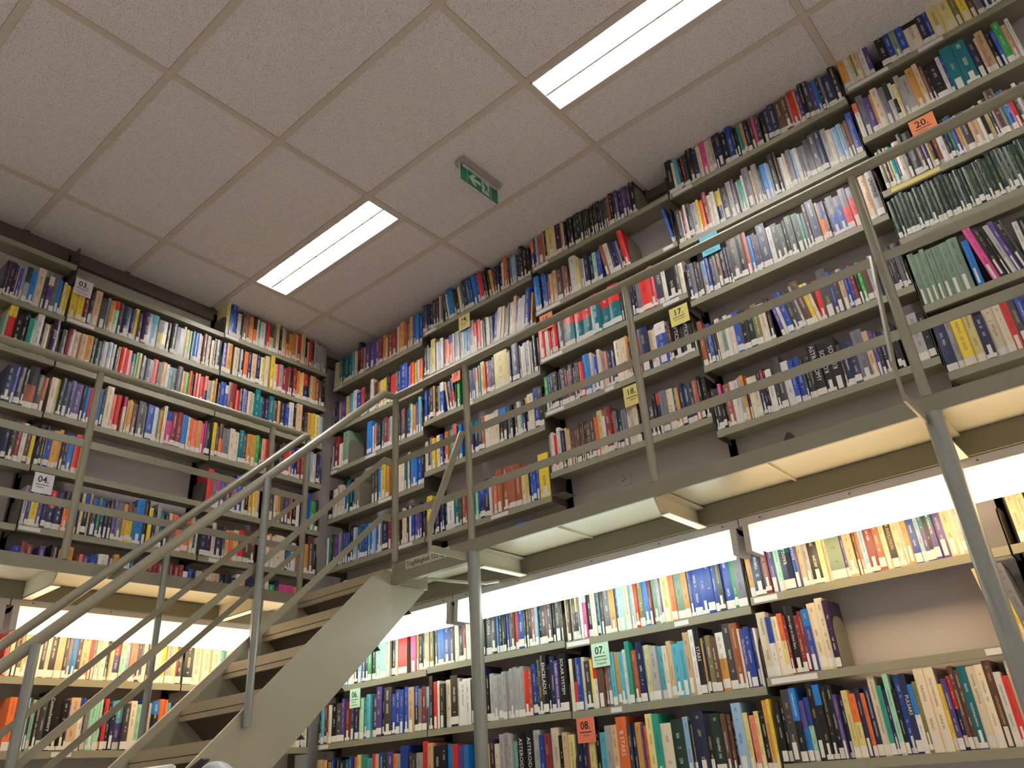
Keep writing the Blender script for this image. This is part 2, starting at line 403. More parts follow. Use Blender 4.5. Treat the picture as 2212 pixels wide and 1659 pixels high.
def stair_rail(label, x, ytop, yend, posts, zoff, side):
    r = thing('stair_railing', label, 'railing', (x, 1.0, 0))
    s = .957
    zc = lambda y: 2.0+zoff+s*(y-2.59)
    put(MB().tube([(x, yend-.022, zc(2.59)+.012), (x, 2.59, zc(2.59)+.002), (x, ytop, zc(ytop))], .021), 'handrail', M['rail'], r)
    for off in (-.395, -.71):
        put(MB().strip([(x, yend-.03, zc(2.59)+off), (x, 2.60, zc(2.59)+off), (x, ytop, zc(ytop)+off)], (0, 0, 1), .040, .006), 'rail_bar', M['rail'], r)
    for y in posts:
        zb = zt(y)-.02
        put(MB().tube([(x+side*.022, y, max(zb, FLOOR)), (x+side*.022, y, zc(y)-.005)], .0165), 'post', M['steel'], r)
    return r
stair_rail('steel stair railing on the right side of the stairs', SR, .16, 2.68, (1.885, 1.055, .25), 0, 1)
stair_rail('steel stair railing on the left side of the stairs', SLx, .16, 2.64, (1.845, 1.01, .25), -.02, -1)

# ---------------------------------------------------------------- lamps under the galleries
def shelf_lamp(wall, u0, u1, kind, label):
    """wall-length batten hung behind the rear beam"""
    off = -.30 if wall == 'R' else -.295
    loc, rz = W(wall)
    t = thing('shelf_lamp', label, 'shelf lamp', Wp(wall, (u0+u1)/2, off, .93), rz, 'fluorescent lamps under the galleries')
    h = (u1-u0)/2
    MB().box(-h-.012, h+.012, 0, .10, -.034, .0).build('housing', M['white'], t)
    sc = MB()
    for k in (-.9, -.45, .1, .55, .93): sc.prism([(k*h+.004*math.cos(a*math.pi/4), -.016+.004*math.sin(a*math.pi/4)) for a in range(8)], 'y', -.002, .001)
    sc.build('screw', M['ink_soft'], t)
    MB().prism([(-.002, -.034), (.024, -.060), (.088, -.060), (.10, -.034)], 'x', -h, h).build('shade', M['reflector'], t)
    prof = [(.026, -.0625), (.004, -.076), (-.008, -.095), (-.009, -.115), (.002, -.136), (.014, -.144), (.07, -.144), (.085, -.12), (.085, -.0625)]
    MB().prism(prof, 'x', -h+.055, h-.055).build('diffuser', M[kind], t)
    for s in (-1, 1):
        e = MB().prism([(-.004, -.034), (-.014, -.147), (.10, -.147), (.10, -.034)], 'x', min(s*h, s*(h-.028)), max(s*h, s*(h-.028)))
        e.build('end_cap', M['white'], t, bevel=.003)
    return t
shelf_lamp('R', -4.56, -2.965, 'cool', 'cool white lamp under the right gallery, partly behind the staircase')
shelf_lamp('R', -2.935, -1.30, 'cool', 'long cool white lamp above the lower books left of the warm lamp')
shelf_lamp('R', -1.27, .37, 'warm', 'long warm white lamp above the lower books at the right')
shelf_lamp('R', .40, 2.03, 'warm', 'warm white lamp under the right gallery beyond the picture edge')
shelf_lamp('L', 1.335, 2.97, 'warm', 'long warm white lamp under the left gallery behind the stair rails')
shelf_lamp('L', -.33, 1.305, 'neutral', 'neutral white lamp under the left gallery at the left edge')

# ---------------------------------------------------------------- bookcases
LIP = .034
def plate_poly(h, d=.165):
    """side plate outline in (v, z) with rounded front top corner"""
    r = .05
    pts = [(0.002, .0)]+[(.002+r-r*math.cos(a), h-r+r*math.sin(a)) for a in [i*math.pi/12 for i in range(7)]]+[(d, h), (d, 0)]
    return pts
def bookcase(bay, wall, u0, u1, zs, zlo, zhi, label, depth=.172):
    t = thing('bookcase_bay', label, 'bookcase', Wp(wall, u0, 0, zlo), W(wall)[1])
    w = u1-u0
    up = MB()
    for u in (0.0, w):
        up.box(u-.014, u+.014, .150, .186, 0, zhi-zlo)
    up.build('upright', M['upright'], t)
    for z in zs:
        z -= zlo
        s = MB().box(.004, w-.004, 0, .0025, z, z+LIP).box(.004, w-.004, .0025, depth-.012, z+LIP-.003, z+LIP-.0005).box(.004, w-.004, .0025, .014, z, z+.002)
        so = s.build('shelf', M['shelf'], t)
        for u in (.0028, w-.0043):
            MB().prism([(v, zz+z-.004) for v, zz in plate_poly(.19, .150)], 'x', u, u+.0015).build('side_plate', M['upright'], so)
        for (b, r_, s0, s1, kind) in STRIPS:
            if b == bay and abs(r_-(z+zlo)) < .03:
                MB().box(s0-u0, s1-u0, -.002, -.0004, z+.006, z+.028).build('label_strip', M[kind], so)
    return t
STRIPS = [('A', 2.83, -4.474, -4.365, 'strip'), ('A', 2.13, -4.456, -4.39, 'strip'), ('A', 2.13, -4.067, -3.955, 'strip'), ('A', 1.757, -3.916, -3.786, 'strip'),
 ('A', 1.395, -3.725, -3.582, 'strip'), ('B', 2.89, -3.44, -3.331, 'strip'), ('B', 2.19, -3.082, -3.01, 'strip'), ('C', 2.932, -2.429, -2.313, 'strip'),
 ('C', 2.598, -2.434, -2.254, 'strip'), ('C', 2.256, -2.434, -2.277, 'strip'), ('C', 1.899, -2.433, -2.306, 'strip'), ('C', 1.899, -2.02, -1.96, 'strip'),
 ('B', 1.39, -2.907, -2.774, 'strip'), ('D', 2.92, -1.403, -1.281, 'strip'), ('C', 2.598, -1.523, -1.458, 'strip'), ('C', 2.256, -1.584, -1.485, 'strip'),
 ('E', 2.98, -.385, -.188, 'strip'), ('E', 2.98, -.046, .064, 'strip'), ('E', 2.307, -.359, -.149, 'card_yellow'), ('H', .60, -2.44, -2.301, 'strip'),
 ('H', .60, -1.815, -1.741, 'strip'), ('H', .27, -2.219, -2.157, 'strip'), ('I', .634, -1.41, -1.303, 'strip'), ('I', .30, -1.406, -1.209, 'strip'),
 ('I', .30, -.59, -.538, 'strip'), ('F', .275, -4.45, -4.358, 'strip'), ('M', 2.606, 1.372, 1.527, 'strip'), ('M', 1.334, 1.37, 1.476, 'strip'),
 ('N', 1.333, 2.442, 2.545, 'strip'), ('N', 2.91, 2.373, 2.475, 'strip'), ('Q', .26, 1.74, 1.834, 'strip')]
XB = [-4.48, -3.468, -2.452, -1.430, -.402, .625, 1.65]
YBn = [-.70, .33, 1.362, 2.366, 3.25]
BAYS = [
 ('A', 'R', 0, [2.83, 2.466, 2.13, 1.757, 1.395, 1.036-LIP+.0], 'upper bookcase bay on the right wall, the one in the corner'),
 ('B', 'R', 1, [2.89, 2.53, 2.19, 1.825, 1.39, 1.036-LIP], 'upper bookcase bay carrying one yellow and one salmon sign'),
 ('C', 'R', 2, [2.932, 2.598, 2.256, 1.899, 1.52], 'upper bookcase bay carrying two pale yellow signs and an orange one'),
 ('D', 'R', 3, [2.92, 2.57, 2.19, 1.794, 1.435], 'upper bookcase bay with the cyan card and no number'),
 ('E', 'R', 4, [2.98, 2.644, 2.307, 2.031, 1.676, 1.351], 'upper bookcase bay at the upper right carrying an orange sign'),
 ('F', 'R', 0, [.60, .275, -.06, -.40, -.74, -1.1], 'lower bookcase bay with the mint sign beside the stairs'),
 ('G', 'R', 1, [.61, .275, -.06, -.40, -.74, -1.1], 'lower bookcase bay to the left of the mint and salmon signs'),
 ('H', 'R', 2, [.60, .27, -.06, -.40, -.74, -1.1], 'lower bookcase bay carrying both a mint and a salmon sign'),
 ('I', 'R', 3, [.634, .30, -.026, -.40, -.74, -1.1], 'lower bookcase bay with the large empty space on its second shelf'),
 ('J', 'R', 4, [.634, .30, -.026, -.40, -.74, -1.1], 'lower bookcase bay cut off by the right edge'),
 ('L', 'L', 1, [2.97, 2.60, 2.30, 1.975, 1.66, 1.33, 1.02-LIP], 'upper bookcase bay on the left wall cut off by the left edge'),
 ('M', 'L', 2, [2.905, 2.606, 2.30, 1.98, 1.667, 1.334, 1.02-LIP], 'upper bookcase bay carrying the two white signs'),
 ('N', 'L', 3, [2.91, 2.61, 2.30, 1.99, 1.643, 1.333, 1.02-LIP], 'upper bookcase bay on the left wall nearest the corner'),
 ('P', 'L', 1, [.593, .26, -.07, -.40, -.74, -1.1], 'lower bookcase bay on the left wall at the left edge'),
 ('Q', 'L', 2, [.593, .26, -.07, -.40, -.74, -1.1], 'lower bookcase bay on the left wall under the two white signs'),
 ('O', 'L', 3, [.593, .26, -.07, -.40, -.74, -1.1], 'lower bookcase bay on the left wall behind the stairs')]
for bay, wall, i, zs, label in BAYS:
    E = XB if wall == 'R' else YBn
    upper = zs[0] > 1.0
    zlo = (1.04 if wall == 'R' else 1.022) if upper else FLOOR
    if upper: zs = [z if z > 1.2 else zlo-.006 for z in zs]
    bookcase(bay, wall, E[i], E[i+1], zs, zlo, 3.16 if upper else .9, label)

# ---------------------------------------------------------------- cards hanging from the shelves
def card(name, label, wall, u0, u1, ztop, kind, big, lines=(), h=None, tilt=0.0):
    h = h or .103
    w = u1-u0; vo = -.006 if wall == 'R' else -.006
    t = tag(MB().box(0, w, -.0008, .0008, -h, .008).build(name, M['card_'+kind], None, Wp(wall, u0, vo, ztop), W(wall)[1]), label, 'sign', 'subject number cards hanging from the shelves')
    t.rotation_euler[1] = tilt
    def put_text(body, size, x, z, m, bold=0.0, sx=1.0):
        o = bpy.data.objects.new('lettering', text_mesh(body, size, m, 'lettering', 'CENTER', bold)); C.objects.link(o)
        o.parent = t; o.location = (x, -.0012, z); o.rotation_euler = (math.pi/2, 0, 0); o.scale = (sx, 1, 1)
    if big:
        put_text(big, .050, w*.48, -h*.27, M['ink'], .0006, .95)
        MB().box(w*.14, w*.80, -.0018, -.0009, -h*.555, -h*.525).build('underline', M['ink'], t)
    z = -h*.68
    for l in lines:
        if l.startswith('~'):
            n = int(l[1:]); mb = MB(); x = w*.2; random.seed(n)
            while x < w*(.2+.07*n):
                d = random.uniform(.003, .007); mb.box(x, x+d, -.0016, -.0009, z-.0018, z+.0018); x += d+.0015
            mb.build('caption', M['ink_soft'], t)
        else: put_text(l, .0135, w*.5, z, M['ink_soft'], 0, 1)
        z -= .017
card('sign', 'white card numbered 03 hanging above the yellow books', 'L', 1.367, 1.470, 2.912, 'white', '03.', ('~7', '~8'), tilt=.02)
card('sign', 'white card numbered 04 above the black and blue paperbacks', 'L', 1.388, 1.488, 1.652, 'white', '04.', ('~5',))
card('sign', 'pale yellow card numbered 14 on the top shelf', 'R', -3.102, -2.999, 2.878, 'yellow', '14.', ('~7', '~6'), tilt=0)
card('sign', 'salmon card numbered 15 beside a railing post', 'R', -3.183, -3.108, 2.498, 'salmon', '15.', ('~6',), h=.09)
card('sign', 'orange card numbered 16 half hidden by the handrail', 'R', -2.418, -2.318, 2.572, 'orange', '16.', ('~7',))
card('sign', 'pale yellow card numbered 17 by the black optics books', 'R', -1.555, -1.445, 2.218, 'yellow', '17.', ('~8',))
card('sign', 'pale yellow card numbered 18 behind a railing post', 'R', -1.905, -1.803, 1.876, 'yellow', '18.', ('Optik',), h=.112)
card('sign', 'orange card numbered 20 above the handrail', 'R', -.198, -.091, 2.622, 'orange', '20.', ('~6',))
card('sign', 'cyan card without a number behind the handrail', 'R', -1.304, -1.200, 2.562, 'cyan', '', ('~8', '~7'), h=.118)
card('sign', 'pale mint card numbered 06 beside the stairs', 'R', -4.153, -4.053, .594, 'mint', '06.', ('~5', '~8'))
card('sign', 'pale mint card numbered 07 for Meteorologie and Geophysik', 'R', -2.292, -2.189, .590, 'mint', '07.', ('Meteorologie', 'Geophysik'))
card('sign', 'salmon card numbered 08 below the card numbered 07', 'R', -2.424, -2.318, .262, 'salmon', '08.', ('Sterne',))

# ---------------------------------------------------------------- things on the walkway, the wall and at the lower edge
t = thing('coffee_mug', 'white mug standing behind the top stair in the corner', 'mug', (-4.14, 3.30, 1.034))
m = MB(); n = 20
prof = [(.0, .0), (.036, 0), (.041, .01), (.042, .10), (.042, .24), (.039, .24), (.038, .012), (0, .012)]
vs = []; k = len(prof)
for j in range(n):
    a = 2*math.pi*j/n
    vs += [(r*math.cos(a), r*math.sin(a), z) for r, z in prof]
m.add(vs, [(j*k+i, ((j+1) % n)*k+i, ((j+1) % n)*k+i+1, j*k+i+1) for j in range(n) for i in range(k-1)], True)
m.build('body', M['ceramic'], t)
MB().tube([(.04+.03*math.sin(a), 0, .19-.035*math.cos(a)) for a in [i*math.pi/8 for i in range(9)]], .005, 8).build('handle', M['ceramic'], t)
def socket(x, z):
    t = thing('wall_socket', 'white double socket plate on the wall below the empty shelf end', 'socket', (x, YR, z))
    MB().box(-.04, .04, -.009, 0, -.037, .037).build('plate', M['wall'], t, bevel=.003)
    MB().prism([(.024*math.cos(a*math.pi/8), .024*math.sin(a*math.pi/8)) for a in range(16)], 'y', -.0100, -.009).build('well', M['wall'], t)
    MB().box(-.003, .003, -.0112, -.010, .008, .014).box(-.011, -.005, -.0112, -.010, -.012, -.006).box(.005, .011, -.0112, -.010, -.006, 0).build('pin_hole', M['ink'], t)
socket(-2.083, 1.458)
def clamp(x, y, l):
    t = thing('clip_light', l, 'clip light', (x, y, 1.036))
    MB().box(-.028, .028, -.015, .015, 0, .012).build('base', M['black'], t)
    MB().box(-.004, .004, -.004, .004, .012, .05).build('stem', M['black'], t)
    MB().prism([(-.022, .045), (.022, .045), (.010, .076), (-.004, .076)], 'y', -.015, .015).build('head', M['black'], t, bevel=.003)
clamp(-.90, 2.77, 'small black clip light standing on the walkway edge at the right')
clamp(-1.85, 2.85, 'small dark clip light standing on the walkway near the wall socket')
tag(MB().tube([(-3.01, 2.70, .945), (-2.95, 2.70, .958), (-2.9, 2.72, .962), (-2.84, 2.78, .957), (-2.78, 2.86, .945), (-2.72, 2.94, .936), (-2.66, 3.0, .93), (-2.60, 3.03, .932)], .008, 8).build('power_cable', M['cable']),
    'pale cable sagging under the walkway corner towards the shelf lamp', 'cable')
tb = thing('reading_table', 'reading table standing below the picture edge', 'table', (-2.2, 1.2, FLOOR))
MB().box(-.55, .55, -.35, .35, .72, .75).build('tabletop', M['wood'], tb, bevel=.004)
for sx in (-1, 1):
    for sy in (-1, 1): MB().tube([(sx*.5, sy*.3, 0), (sx*.5, sy*.3, .72)], .02, 10).build('leg', M['upright'], tb)
mo = thing('monitor', 'pale blue grey monitor whose rounded top edge shows at the bottom left', 'monitor', (-2.445, 1.22, FLOOR+.75))
MB().box(-.14, .14, -.09, .09, 0, .012).build('foot', M['plastic'], mo, bevel=.004)
MB().box(-.025, .025, .0, .03, .012, .35).build('stand', M['plastic'], mo)
MB().box(-.20, .20, -.025, .0, .27, .613).build('case', M['plastic'], mo, bevel=.02)
MB().box(-.18, .18, -.0265, -.0255, .29, .565).build('screen', M['black'], mo)
dl = thing('desk_lamp', 'pale rounded lamp head with a black hinge at the bottom edge', 'desk lamp', (-2.02, 1.20, FLOOR+.743))
MB().tube([(0, .03, .007), (0, .03, .027)], .075, 20).build('base', M['plastic'], dl)
MB().tube([(0, .03, .02), (0, .03, .55)], .01, 10).build('arm', M['black'], dl)
hd = MB(); vs = []
for i in range(7):
    a = i*math.pi/12
    for j in range(20):
        b_ = 2*math.pi*j/20; vs.append((.075*math.cos(a)*math.cos(b_), .05*math.cos(a)*math.sin(b_), .55+.062*math.sin(a)))
hd.add(vs, [(i*20+j, i*20+(j+1) % 20, (i+1)*20+(j+1) % 20, (i+1)*20+j) for i in range(6) for j in range(20)]+[tuple(range(20))[::-1]], True)
hd.build('shade', M['plastic'], dl)
MB().prism([(-.10, .598), (-.03, .600), (.02, .618), (.03, .614), (-.02, .592), (-.10, .575)], 'y', -.055, -.035).build('hinge', M['black'], dl)

# ---------------------------------------------------------------- books
PAL = dict(k=('black', (24, 23, 27)), K=('charcoal', (66, 62, 66)), n=('navy', (30, 38, 74)), b=('blue', (34, 66, 150)), B=('bright blue', (32, 116, 196)),
 c=('light teal', (86, 168, 190)), t=('dark teal', (16, 100, 112)), T=('turquoise', (44, 148, 132)), g=('green', (52, 148, 74)), G=('dark green', (26, 52, 44)),
 e=('mint', (156, 212, 186)), o=('orange', (224, 112, 56)), O=('ochre', (204, 148, 74)), r=('red', (206, 50, 46)), R=('maroon', (122, 42, 46)), p=('pink', (206, 76, 140)),
 P=('purple', (84, 66, 136)), v=('dark violet', (52, 32, 70)), y=('yellow', (228, 200, 66)), Y=('pale yellow', (222, 206, 138)), w=('white', (226, 222, 218)),
 W=('cream', (222, 208, 184)), s=('silver grey', (168, 166, 166)), S=('mid grey', (112, 112, 122)), m=('brown', (92, 64, 52)), M=('reddish brown', (152, 84, 58)),
 l=('pale blue', (146, 180, 212)), a=('tan', (206, 174, 138)), u=('coral', (226, 124, 104)), h=('olive', (122, 116, 70)), q=('grey green', (122, 146, 126)))
